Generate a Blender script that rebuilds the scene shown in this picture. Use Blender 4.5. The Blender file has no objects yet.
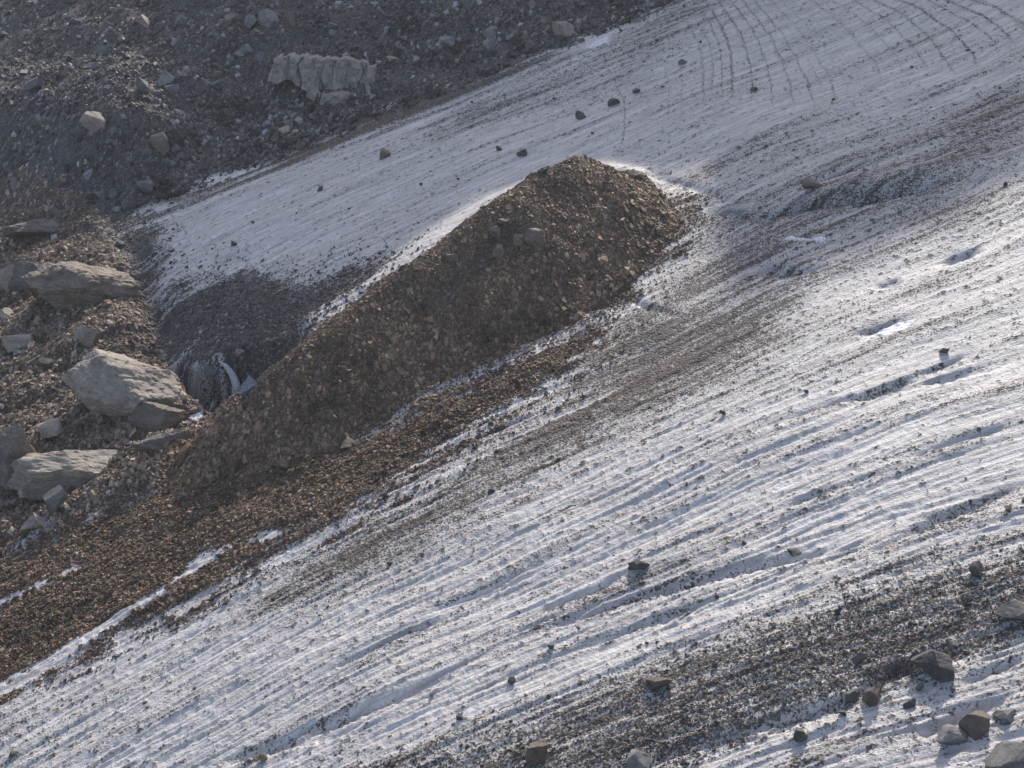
import bpy, bmesh, math, random
import numpy as np
from mathutils import Vector, Matrix

rng = np.random.default_rng(11)
random.seed(5)
SC = bpy.context.scene
COL = SC.collection
R = math.radians
HAZE = .00018

# ------------------------------------------------------------------ camera
F = 1422.0
PITCH = R(18.0)
CAMZ = 60.0
CS, SN = math.cos(PITCH), math.sin(PITCH)
AX, BY, CZ = 0.25, 0.25, 4.0          # the glacier's mean plane z = AX x + BY y + CZ


def project(x, y, z):
    dz = z - CAMZ
    dep = y * CS - dz * SN
    dep = np.maximum(dep, 1.0)
    up = y * SN + dz * CS
    return 512 + F * x / dep, 384 - F * up / dep, dep


def ray(u, v):
    a = (np.asarray(u, float) - 512) / F
    b = (384 - np.asarray(v, float)) / F
    return a, CS + b * SN, -SN + b * CS


def plane_hit(u, v):
    dx, dy, dz = ray(u, v)
    t = (CZ - CAMZ) / (dz - AX * dx - BY * dy)
    return dx * t, dy * t


# ------------------------------------------------------------------ noise
_G = np.random.default_rng(77)
_PERM = _G.permutation(4096)
_ANG = _G.random(4096) * 2 * np.pi
_GX, _GY = np.cos(_ANG).astype(np.float32), np.sin(_ANG).astype(np.float32)


def gn(x, y, seed=0):
    x = np.asarray(x, np.float32); y = np.asarray(y, np.float32)
    xi = np.floor(x); yi = np.floor(y)
    fx = x - xi; fy = y - yi
    xi = xi.astype(np.int64) + seed * 131; yi = yi.astype(np.int64) + seed * 57
    u = fx * fx * fx * (fx * (fx * 6 - 15) + 10)
    v = fy * fy * fy * (fy * (fy * 6 - 15) + 10)

    def g(ix, iy, dx, dy):
        h = _PERM[(_PERM[ix & 4095] + iy) & 4095]
        return _GX[h] * dx + _GY[h] * dy
    a = g(xi, yi, fx, fy); b = g(xi + 1, yi, fx - 1, fy)
    c = g(xi, yi + 1, fx, fy - 1); d = g(xi + 1, yi + 1, fx - 1, fy - 1)
    return ((a + (b - a) * u) * (1 - v) + (c + (d - c) * u) * v) * 1.5


def fbm(x, y, o=4, seed=0, gain=.5):
    s = 0; a = 1.; t = 0
    for k in range(o):
        s = s + a * gn(x * 2 ** k, y * 2 ** k, seed + k * 7); t += a; a *= gain
    return s / t


def sstep(a, b, x):
    t = np.clip((x - a) / (b - a), 0, 1)
    return t * t * (3 - 2 * t)


# ------------------------------------------------------------------ tools for outlines
def sd_poly(U, V, pts):
    pts = np.array(pts, float)
    d = np.full(U.shape, 1e9, np.float32); ins = np.zeros(U.shape, bool)
    n = len(pts)
    for i in range(n):
        ax, ay = pts[i]; bx, by = pts[(i + 1) % n]
        ex, ey = bx - ax, by - ay
        t = np.clip(((U - ax) * ex + (V - ay) * ey) / (ex * ex + ey * ey + 1e-9), 0, 1)
        d = np.minimum(d, np.hypot(U - ax - t * ex, V - ay - t * ey))
        c = (ay > V) != (by > V)
        if ey != 0:
            ins ^= c & (U < (V - ay) * ex / ey + ax)
    return np.where(ins, d, -d)


def pm(U, V, pts, f):
    """soft mask: 1 inside the outline, fading over f either side"""
    return sstep(-f, f, sd_poly(U, V, pts))


def sd_line(U, V, pts, pad=60):
    """distance to a polyline and position along it (0..1); far points are skipped"""
    pts = np.array(pts, float)
    d = np.full(U.shape, 1e3, np.float32); s = np.zeros(U.shape, np.float32)
    m = (U > pts[:, 0].min() - pad) & (U < pts[:, 0].max() + pad) & (V > pts[:, 1].min() - pad) & (V < pts[:, 1].max() + pad)
    u = U[m]; v = V[m]
    dd = np.full(u.shape, 1e3, np.float32); ss = np.zeros(u.shape, np.float32)
    L = np.r_[0, np.cumsum(np.hypot(*np.diff(pts, axis=0).T))]
    for i in range(len(pts) - 1):
        ax, ay = pts[i]; ex, ey = pts[i + 1] - pts[i]
        t = np.clip(((u - ax) * ex + (v - ay) * ey) / (ex * ex + ey * ey), 0, 1)
        q = np.hypot(u - ax - t * ex, v - ay - t * ey)
        k = q < dd
        dd[k] = q[k]; ss[k] = ((L[i] + t * (L[i + 1] - L[i])) / L[-1])[k]
    d[m] = dd; s[m] = ss
    return d, s


# ------------------------------------------------------------------ ground grid (fan of 1.8 million points)
NA, NR = 1560, 1360
AZ0, AZ1 = R(-34), R(34)
R0, R1 = 35.0, 236.0
az = np.linspace(AZ0, AZ1, NA)
rr = np.exp(np.linspace(math.log(R0), math.log(R1), NR))
A, RR = np.meshgrid(az, rr)                      # [NR, NA]
X = (RR * np.sin(A)).astype(np.float64); Y = RR * np.cos(A)

# far edge of the glacier: beyond it the scree rises
m1 = np.array(plane_hit([110, 700], [225, -2])).T
m2 = np.array(plane_hit([-250, 110], [205, 228])).T


def beyond(x, y, m):
    e = m[1] - m[0]; e = e / np.hypot(*e)
    return -(x - m[0, 0]) * e[1] + (y - m[0, 1]) * e[0]


def nscree(x, y):
    a, b = beyond(x, y, m1), beyond(x, y, m2)
    h = np.clip(.5 - .5 * (a - b) / 8, 0, 1)          # smooth minimum
    return b * (1 - h) + a * h - 8 * h * (1 - h) * .5


def base_z(x, y):
    n = nscree(x, y)
    z = AX * x + BY * y + CZ
    sp = np.where(n > 12, n, np.log1p(np.exp(np.clip(n, -40, 12) / 2.0)) * 2.0)
    return z + .27 * sp


ZB = base_z(X, Y)
U, V, DEP = project(X, Y, ZB)
U = U.astype(np.float32); V = V.astype(np.float32)
PXM = (DEP / F).astype(np.float32)               # metres per pixel
NS = nscree(X, Y).astype(np.float32)

# ------------------------------------------------------------------ flow field of the ice (fitted to the streaks)
streaks = [[(200, 768), (480, 660), (760, 566), (1024, 462)], [(660, 768), (850, 690), (1024, 625)],
           [(0, 690), (240, 545), (330, 500), (480, 410), (620, 335)], [(40, 768), (330, 620), (700, 460), (1024, 350)],
           [(150, 310), (330, 200), (600, 95), (820, 0)], [(120, 215), (380, 135), (690, 0)], [(700, 180), (1024, 50)],
           [(640, 330), (800, 275), (1024, 190)], [(340, 310), (460, 235), (620, 160)]]
rows, rhs = [], []
XS, YS = 50.0, 50.0


def basis(x, y):
    x = x / XS; y = (y - 110) / YS
    one = np.ones_like(x)
    f = [x, y, x * x, x * y, y * y, x ** 3, x * x * y, x * y * y, y ** 3]
    gx = [one, 0 * x, 2 * x, y, 0 * x, 3 * x * x, 2 * x * y, y * y, 0 * x]
    gy = [0 * x, one, 0 * x, x, 2 * y, 0 * x, x * x, 2 * x * y, 3 * y * y]
    return f, gx, gy


TA, BA, TL, BL = [], [], [], []
for st in streaks:
    st = np.array(st, float)
    for i in range(len(st) - 1):
        for t in np.linspace(0, 1, 12):
            p = st[i] + t * (st[i + 1] - st[i])
            q = p + (st[i + 1] - st[i]) / 40
            (x0, x1), (y0, y1) = plane_hit([p[0], q[0]], [p[1], q[1]])
            d = np.array([x1 - x0, y1 - y0]); d /= np.hypot(*d); n = np.array([-d[1], d[0]])
            f, gx, gy = basis(np.array([x0]), np.array([y0]))
            gx = np.array(gx)[:, 0] / XS; gy = np.array(gy)[:, 0] / YS
            TA += [gx * d[0] + gy * d[1], (gx * n[0] + gy * n[1]) * .5]; BA += [0, .5]
            TL += [gx * d[0] + gy * d[1], (gx * n[0] + gy * n[1]) * .5]; BL += [1, 0]
cA = np.linalg.lstsq(np.array(TA), np.array(BA), rcond=None)[0]
cL = np.linalg.lstsq(np.array(TL), np.array(BL), rcond=None)[0]


def flow(x, y):
    f, _, _ = basis(x, y)
    return sum(c * k for c, k in zip(cL, f)), sum(c * k for c, k in zip(cA, f))


FL, FA = flow(X, Y)
wob = fbm(X / 9, Y / 9, 3, 3)
FA = FA + wob * .35

# ------------------------------------------------------------------ regions, from the outlines in the photograph
JU = U + fbm(X / 2.5, Y / 2.5, 4, 21) * 26
JV = V + fbm(X / 2.5, Y / 2.5, 4, 25) * 16
P_left = [(-400, 188), (0, 190), (60, 198), (100, 225), (135, 270), (150, 320), (165, 350), (205, 392), (215, 420), (180, 455), (150, 485), (90, 515), (0, 552), (-400, 690)]
P_morr = [(-400, 690), (0, 552), (90, 515), (150, 480), (240, 420), (420, 330), (560, 270), (640, 235), (690, 195), (705, 205), (680, 240), (640, 285), (600, 345), (530, 400), (420, 480), (330, 530), (215, 590), (80, 660), (0, 700), (-300, 860)]
P_lobe = [(100, 225), (140, 222), (165, 235), (150, 290), (240, 262), (300, 290), (360, 268), (420, 262), (380, 300), (300, 350), (240, 390), (165, 350), (140, 310), (120, 262)]
M_left = pm(JU, JV, P_left, 10)
sn0 = fbm(FA / .9, FL / 9, 4, 41)
M_mor = pm(JU + sn0 * 18, JV + sn0 * 40, P_morr, 26)
M_lobe = pm(JU, JV, P_lobe, 36)
M_scree = sstep(-1.5, 1.5, NS + fbm(X / 3, Y / 3, 3, 31) * 2.2) * (1 - M_left)
M_band = pm(JU, JV, [(330, 790), (470, 735), (600, 690), (790, 610), (1000, 535), (1300, 430), (1300, 520), (1024, 630), (900, 672), (780, 715), (640, 775), (500, 850)], 34)
M_band2 = pm(JU, JV, [(560, 790), (700, 700), (850, 610), (1100, 540), (1100, 590), (960, 650), (780, 715), (650, 765)], 26)
M_grey = pm(JU, JV, [(640, 330), (640, 255), (700, 195), (760, 165), (900, 120), (1100, 60), (1300, 0), (1300, 70), (1050, 160), (900, 235), (780, 300), (700, 345)], 60)
M_half = pm(JU, JV, [(250, 610), (420, 500), (560, 395), (640, 310), (800, 300), (760, 360), (620, 430), (480, 510), (380, 570)], 40)
M_top = pm(JU, JV, [(480, 75), (600, 35), (700, -40), (760, -40), (700, 30), (640, 75), (540, 110), (430, 140)], 18)

sn1 = fbm(FA / .9, FL / 18, 4, 41)               # streaks along the flow
sn2 = fbm(FA / .32, FL / 8.0, 3, 47)
sn3 = fbm(FA / 3.2, FL / 26, 3, 53)
iso = fbm(X / .55, Y / .55, 3, 61)
iso2 = fbm(X / 3.0, Y / 3.0, 3, 67)

D = .31 - .09 * sstep(330, 200, V + .12 * (U - 400)) + .03 * np.clip((V - 300) / 300, -1, 1) + .10 * sn3 - .07 * pm(U, V, [(0, 720), (300, 600), (560, 500), (760, 420), (1100, 340), (1100, 470), (820, 560), (560, 650), (300, 800), (0, 800)], 60)
D = np.maximum(D, .44 * M_half + .27)
D = np.maximum(D, .26 * M_grey + .28)
D = np.maximum(D, .22 * M_top + .27)
D = np.maximum(D, .30 * M_band + .28)
D = np.maximum(D, (.57 + .4 * sn1 + .2 * sn3) * M_band2)
D = np.maximum(D, (.90 + .25 * sn1) * M_lobe)
D = np.maximum(D, (.74 + .3 * sn1) * sstep(-7, -1, NS) * sstep(640, 520, U))
D = np.maximum(D, .46 * pm(JU, JV, [(640, 165), (720, 165), (735, 200), (690, 215), (650, 200)], 14))
D = np.maximum(D, np.maximum(M_mor, np.maximum(M_left, M_scree)))
# bare ice stripes showing through the moraine and along the far margin
for pts, w, k in [([(-80, 745), (0, 690), (60, 656), (120, 618), (165, 590), (205, 560), (240, 545)], 4.5, 1.),
                  ([(245, 549), (280, 536)], 3, .9), ([(-60, 640), (0, 604), (50, 582), (90, 564)], 3, .8),
                  ([(300, 515), (350, 492)], 3, .4),
                  ([(395, 462), (520, 400), (560, 375)], 3, .4), ([(440, 480), (520, 440), (620, 385)], 3, .4),
                  ([(400, 500), (470, 470)], 4, .5),
                  ([(325, 455), (380, 428), (430, 400), (480, 376), (530, 350), (600, 312), (640, 290)], 9, .62),
                  ([(165, 193), (215, 178), (270, 163)], 3.5, .75), ([(130, 215), (170, 205)], 3, .5),
                  ([(300, 335), (360, 305), (420, 262), (480, 222)], 5, .7), ([(585, 47), (608, 38)], 4, .9),
                  ([(660, 192), (712, 186)], 5, .35), ([(560, 60), (640, 10), (690, -20)], 9, .35)]:
    d, s = sd_line(U + sn1 * 6, V + iso * 5 + sn1 * 4, pts, 50)
    fade = sstep(0, .12, s) * sstep(1, .88, s)
    D = D * (1 - k * sstep(w * 1.6, w * .5, d) * (.3 + .7 * fade))
# dirt bands (ogives) across the upper ice
OG = np.zeros_like(D)
og = [[(744, -10), (790, 40), (815, 90), (820, 150)], [(700, 0), (725, 25), (735, 70), (728, 130)], [(780, -10), (835, 35), (862, 75), (868, 110)],
      [(820, -10), (880, 30), (905, 60), (912, 95)], [(860, -10), (935, 30), (958, 75), (962, 100)], [(640, 30), (668, 60), (672, 100), (662, 160)],
      [(660, 5), (690, 40), (698, 80), (690, 150)], [(900, -10), (985, 25), (1002, 50), (1004, 85)], [(680, 0), (708, 30), (716, 75), (706, 140)],
      [(960, -10), (1015, 15), (1034, 45), (1040, 80)], [(600, 60), (628, 90), (625, 140), (606, 190)], [(720, -10), (760, 35), (775, 85), (772, 140)],
      [(930, -12), (1000, 8), (1060, 50)], [(760, -10), (812, 40), (838, 85), (842, 140)]]
def resamp(p, n=9):
    p = np.array(p, float); t = np.linspace(0, 1, n); q = np.linspace(0, 1, len(p))
    return np.stack([np.interp(t, q, p[:, 0]), np.interp(t, q, p[:, 1])], 1)


og = [resamp(p) for p in sorted(og, key=lambda p: p[1][0])]
og = og + [(.5 * (a_ + b_)) for a_, b_ in zip(og[:-1], og[1:])]
for i, pts in enumerate(og):
    p = np.array(pts, float); t = np.linspace(0, 1, 12); ti = np.linspace(0, 1, len(p))
    pts = np.stack([np.interp(t, ti, p[:, 0]), np.interp(t, ti, p[:, 1])], 1)
    k = np.ones(5) / 5
    for c in range(2):
        e = np.r_[[pts[0, c]] * 2, pts[:, c], [pts[-1, c]] * 2]; pts[:, c] = np.convolve(e, k, 'valid')
    d, s = sd_line(U + iso2 * 2.5 + iso * .8, V, pts, 40)
    w = 1.0 + .4 * np.sin(i * 2.1)
    OG = np.maximum(OG, sstep(w * 2.2, w * .4, d) * (.85 + .2 * np.sin(i * 5.3)) * sstep(1, .7, s) * np.clip(.9 + sn1 * .35 + iso * .15, 0, 1))
cov = D + (sn1 * .30 + sn2 * .22 + iso * .16 + sn3 * .16) * (1 - .75 * sstep(.8, 1, D)) + .25 * sstep(.3, .5, iso) * sstep(.12, .2, D)
cov = np.maximum(cov, OG * .54 + .06)
cov = np.minimum(cov, 1 - .55 * pm(JU, JV, [(172, 352), (205, 360), (250, 350), (258, 353), (245, 360), (205, 369), (180, 362)], 3))
COV = np.clip(cov, 0, 1).astype(np.float32)

# ------------------------------------------------------------------ relief
Z = ZB.copy()
low = sstep(190, 460, V - .35 * (U - 512))       # the lower ice is more deeply furrowed
icew = 1 - np.clip(np.maximum(M_scree, M_left), 0, 1)
amp = np.clip(.55 + 1.5 * fbm(FA / 4, FL / 18, 2, 73), .1, 1.3)
rill = -np.abs(fbm(FA / 1.3 + iso2 * .12, FL / 30, 3, 71)) * 2 * amp
rill2 = -np.abs(fbm(FA / .5, FL / 11, 2, 77)) * 2
Z += icew * (.04 + .065 * low) * (rill + .3) + icew * (.025 + .05 * low) * (rill2 + .3) + icew * .07 * (.5 + low) * fbm(FA / .26, FL / 5, 2, 79)
Z += icew * (fbm(FA / .8, FL / 9, 4, 83) * (.05 + .06 * low) + iso * (.03 + .03 * low) + sn3 * .25)
Z += icew * fbm(X / 26, Y / 26, 2, 91) * .8
Z += COV * icew * .10
Z += M_mor * (fbm(X / 4, Y / 4, 4, 95) * .45 + sn1 * .12 + iso * .06)
# furrows cut by meltwater, and the crevasse right of the mound
for pts, w, dep in [([(500, 628), (545, 606), (600, 585), (640, 560)], 3.5, .55), ([(460, 664), (560, 622), (660, 590), (760, 560), (800, 553), (860, 540), (930, 495)], 3.5, .40),
                    ([(200, 772), (330, 728), (410, 695), (480, 660), (520, 652)], 4.5, .45), ([(660, 770), (735, 738), (800, 715), (850, 700), (895, 668), (960, 650), (1060, 610)], 6, .55),
                    ([(860, 555), (930, 520), (1040, 478)], 4, .5), ([(200, 768), (300, 745), (380, 725)], 4, .35),
                    ([(560, 655), (640, 625), (740, 590)], 3, .3), ([(900, 745), (960, 715), (1030, 690)], 5, .5), ([(940, 690), (1040, 650)], 4, .4),
                    ([(300, 690), (400, 640), (470, 612)], 3, .28), ([(420, 620), (520, 575), (600, 535)], 3, .28), ([(820, 420), (900, 385), (1000, 340)], 3.5, .35),
                    ([(720, 450), (830, 405), (950, 378), (1040, 350)], 3, .28), ([(880, 470), (960, 440), (1040, 420)], 3.2, .3),
                    ([(700, 545), (800, 500), (900, 470)], 2.5, .25), ([(700, 212), (760, 220), (800, 211), (850, 205), (905, 195), (965, 185)], 3.2, 1.5), ([(815, 207), (870, 200), (930, 190)], 4, .8), ([(760, 266), (800, 274), (840, 262)], 3, .3), ([(780, 200), (830, 180), (880, 160)], 3, .5),
                    ([(935, 264), (985, 246)], 3, .5), ([(845, 340), (880, 331), (925, 316)], 3.5, .35), ([(745, 270), (800, 275)], 5, .5),
                    ([(870, 290), (905, 278)], 3, .35), ([(640, 170), (700, 190), (760, 210)], 4, .3), ([(620, 282), (648, 305), (690, 318)], 3, .25)]:
    d, s = sd_line(U, V + sn1 * 5 + iso * 2.2, pts, 40)
    Z -= dep * np.exp(-(d / w) ** 2) * sstep(0, .4, s) * sstep(1, .6, s) * (1. + .9 * iso2)
d, s = sd_line(U, V, [(760, 205), (850, 190), (930, 178), (1024, 165)], 50)
Z += .55 * np.exp(-(d / 10) ** 2) * sstep(0, .2, s) * (.8 + .6 * iso2)
# stony floor left of the ice: ledges and hollows
lw = pm(U, V, P_left, 14)
n1 = fbm(X / 14, Y / 7, 4, 101) * 1.8 + (Y - 100) * 0
ter = np.round(n1 * 1.6) / 1.6
Z += lw * (.55 * n1 + .75 * (ter + (n1 - ter) * .3) + fbm(X / 1.6, Y / 1.6, 4, 107) * .35)
Z += lw * 1.0
# far slope: bench on the left, humps
sw = sstep(0, 4, NS)
bench = (sstep(1, 11, NS) * 5.5 - sstep(12, 27, NS) * 4.5) * sstep(230, 110, U)
Z += sw * (bench + fbm(X / 22, Y / 12, 4, 113) * 2.2 + fbm(X / 3, Y / 3, 4, 117) * .55)
# valley between the ice and the stony floor, with the hole where the ice ends
d, s = sd_line(U, V, [(100, 230), (135, 285), (160, 345), (200, 385), (232, 405)], 90)
Z -= 1.6 * np.exp(-(d / 24) ** 2) * sstep(0, .3, s)
for pts, f, dep in [([(150, 352), (178, 356), (205, 364), (248, 352), (290, 344), (305, 346), (275, 366), (255, 392), (232, 410), (205, 402), (180, 380)], 2.0, 3.4),
                    ([(206, 372), (246, 360), (256, 376), (240, 402), (214, 402)], 1.6, 1.3)]:
    Z -= dep * pm(U + iso2 * 6, V + iso2 * 6, pts, f + 2)
# a raised rim of ice behind the mound
d, s = sd_line(U, V, [(310, 335), (360, 303), (420, 258), (490, 212), (560, 180), (610, 178), (640, 184)], 60)
Z += 1.1 * np.exp(-(d / 13) ** 2)
TONE = np.clip(M_scree * .65 + .5 * M_top + .45 * M_lobe + .15 * M_band + .3 * M_grey + .1 * M_left + .25 * icew * (1 - M_mor), 0, 1).astype(np.float32)


def samp(field, x, y):
    a = (np.arctan2(x, y) - AZ0) / (AZ1 - AZ0) * (NA - 1)
    r = (np.log(np.hypot(x, y)) - math.log(R0)) / (math.log(R1) - math.log(R0)) * (NR - 1)
    a = np.clip(a, 0, NA - 1.001); r = np.clip(r, 0, NR - 1.001)
    i = a.astype(int); j = r.astype(int); fa = a - i; fr = r - j
    return (field[j, i] * (1 - fa) + field[j, i + 1] * fa) * (1 - fr) + (field[j + 1, i] * (1 - fa) + field[j + 1, i + 1] * fa) * fr


# ------------------------------------------------------------------ the debris mound
foot_px = [(706, 196), (686, 214), (645, 260), (605, 298), (520, 345), (430, 392), (345, 445), (275, 472), (165, 492)]
crest_px = [(690, 206), (664, 201), (636, 186), (603, 165), (575, 156), (545, 167), (500, 200), (440, 244), (380, 287), (325, 328), (262, 376), (212, 424), (160, 488)]
fx, fy = plane_hit(*np.array(foot_px, float).T)
KF = .79
crest = []
for (u, v) in crest_px:
    dx, dy, dz = ray(u, v)
    hx, hy = plane_hit(u, v)
    t1 = hy / dy
    best = (1e9, 0, 0, 0)
    for t in np.linspace(t1, t1 * .75, 400):
        px, py, pz = dx * t, dy * t, CAMZ + dz * t
        h = pz - (AX * px + BY * py + CZ)
        d, _ = sd_line(np.array([px]), np.array([py]), np.stack([fx, fy], 1), 1e4)
        e = abs(h - KF * d[0])
        if len(crest) < 2 and h > (.3, 1.4)[len(crest)]: break
        if e < best[0]:
            best = (e, px, py, h)
    crest.append(best[1:])
crest = np.array(crest)
crest[-1, 2] = -.2; crest[0, 2] = -.1; crest[1, 2] = min(crest[1, 2], 1.3)
e = crest[8, :2] - crest[4, :2]; e /= np.hypot(*e)
nrm = np.array([-e[1], e[0]])
org = crest[4, :2]
S_ = np.arange(-22, 66, .10); T_ = np.arange(-24, 24, .10)
SS, TT = np.meshgrid(S_, T_)
MX = org[0] + SS * e[0] + TT * nrm[0]; MY = org[1] + SS * e[1] + TT * nrm[1]
H = np.full(MX.shape, -9.)
for i in range(len(crest) - 1):
    a, b = crest[i], crest[i + 1]
    ex, ey = b[:2] - a[:2]
    t = np.clip(((MX - a[0]) * ex + (MY - a[1]) * ey) / (ex * ex + ey * ey), 0, 1)
    qx, qy = MX - a[0] - t * ex, MY - a[1] - t * ey
    dd = np.sqrt(qx * qx + qy * qy + .5) - .5
    H = np.maximum(H, a[2] + t * (b[2] - a[2]) - KF * dd)
MBZ = base_z(MX, MY)
hap = crest[4, 2]
cap = hap - .2 + (SS + 1.2) * .80 - TT * .42
H = np.where(SS < 12, np.minimum(H, cap) - .2 * np.exp(-((H - cap) / .7) ** 2), H)
MU, MV, _ = project(MX, MY, MBZ + np.maximum(H, 0))
H = H + (fbm(MX / 5, MY / 5, 4, 131) * .75 + fbm(MX / .9, MY / .9, 4, 137) * .16) * np.clip(.35 + H / 3, .35, 1)
d, s = sd_line(MU, MV, [(528, 212), (500, 240), (470, 266), (440, 298), (405, 330)], 60)
GUL = np.exp(-(d / 11) ** 2) * sstep(0, .15, s) * sstep(1, .7, s)
H -= GUL * .45
MZ = MBZ + H


def sampM(field, x, y, fill):
    s = ((x - org[0]) * e[0] + (y - org[1]) * e[1] - S_[0]) / .10
    t = ((x - org[0]) * nrm[0] + (y - org[1]) * nrm[1] - T_[0]) / .10
    ok = (s > 0) & (s < len(S_) - 2) & (t > 0) & (t < len(T_) - 2)
    i = np.clip(s, 0, len(S_) - 2).astype(int); j = np.clip(t, 0, len(T_) - 2).astype(int)
    fs = np.clip(s - i, 0, 1); ft = np.clip(t - j, 0, 1)
    val = (field[j, i] * (1 - fs) + field[j, i + 1] * fs) * (1 - ft) + (field[j + 1, i] * (1 - fs) + field[j + 1, i + 1] * fs) * ft
    return np.where(ok, val, fill)


def surf(x, y):
    x = np.asarray(x, float); y = np.asarray(y, float)
    g = samp(Z, x, y)
    return np.maximum(g, sampM(MZ, x, y, -99.))


def hit(u, v):
    """where the view ray through (u, v) meets the ground or mound"""
    dx, dy, dz = ray(u, v)
    t = np.linspace(48, 230, 3000)
    z = CAMZ + dz * t
    s = surf(dx * t, dy * t)
    k = np.argmax(z < s)
    t0 = t[max(k - 1, 0)]; t1 = t[k]
    for _ in range(14):
        m = .5 * (t0 + t1)
        if CAMZ + dz * m < surf(dx * m, dy * m): t1 = m
        else: t0 = m
    return np.array([dx * t1, dy * t1, float(surf(dx * t1, dy * t1))]), t1


# ------------------------------------------------------------------ node helpers
def material(name):
    m = bpy.data.materials.new(name); m.use_nodes = True
    nt = m.node_tree; nt.nodes.clear()
    out = nt.nodes.new('ShaderNodeOutputMaterial')
    b = nt.nodes.new('ShaderNodeBsdfPrincipled')
    nt.links.new(b.outputs[0], out.inputs[0])
    return m, nt, b


def N(nt, typ, **kw):
    n = nt.nodes.new(typ)
    for k, v in kw.items():
        if k.startswith('i_'):
            key = k[2:]; key = int(key) if key.isdigit() else key
            n.inputs[key].default_value = v
        else: setattr(n, k, v)
    return n


def math_n(nt, op, a, b=None, clamp=False):
    n = nt.nodes.new('ShaderNodeMath'); n.operation = op; n.use_clamp = clamp
    for i, v in enumerate([a, b]):
        if v is None: continue
        if isinstance(v, (int, float)): n.inputs[i].default_value = v
        else: nt.links.new(v, n.inputs[i])
    return n.outputs[0]


def ramp(nt, fac, stops):
    n = nt.nodes.new('ShaderNodeValToRGB')
    el = n.color_ramp.elements
    while len(el) < len(stops): el.new(.5)
    for q, (p, c) in zip(el, stops): q.position = p; q.color = (*c, 1)
    nt.links.new(fac, n.inputs[0])
    return n.outputs[0]


def mix(nt, fac, a, b, typ='MIX'):
    n = nt.nodes.new('ShaderNodeMix'); n.data_type = 'RGBA'; n.blend_type = typ
    for k, v in ((0, fac), (6, a), (7, b)):
        if isinstance(v, (int, float)): n.inputs[k].default_value = v
        elif isinstance(v, tuple): n.inputs[k].default_value = (*v, 1)
        else: nt.links.new(v, n.inputs[k])
    return n.outputs[2]


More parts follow.
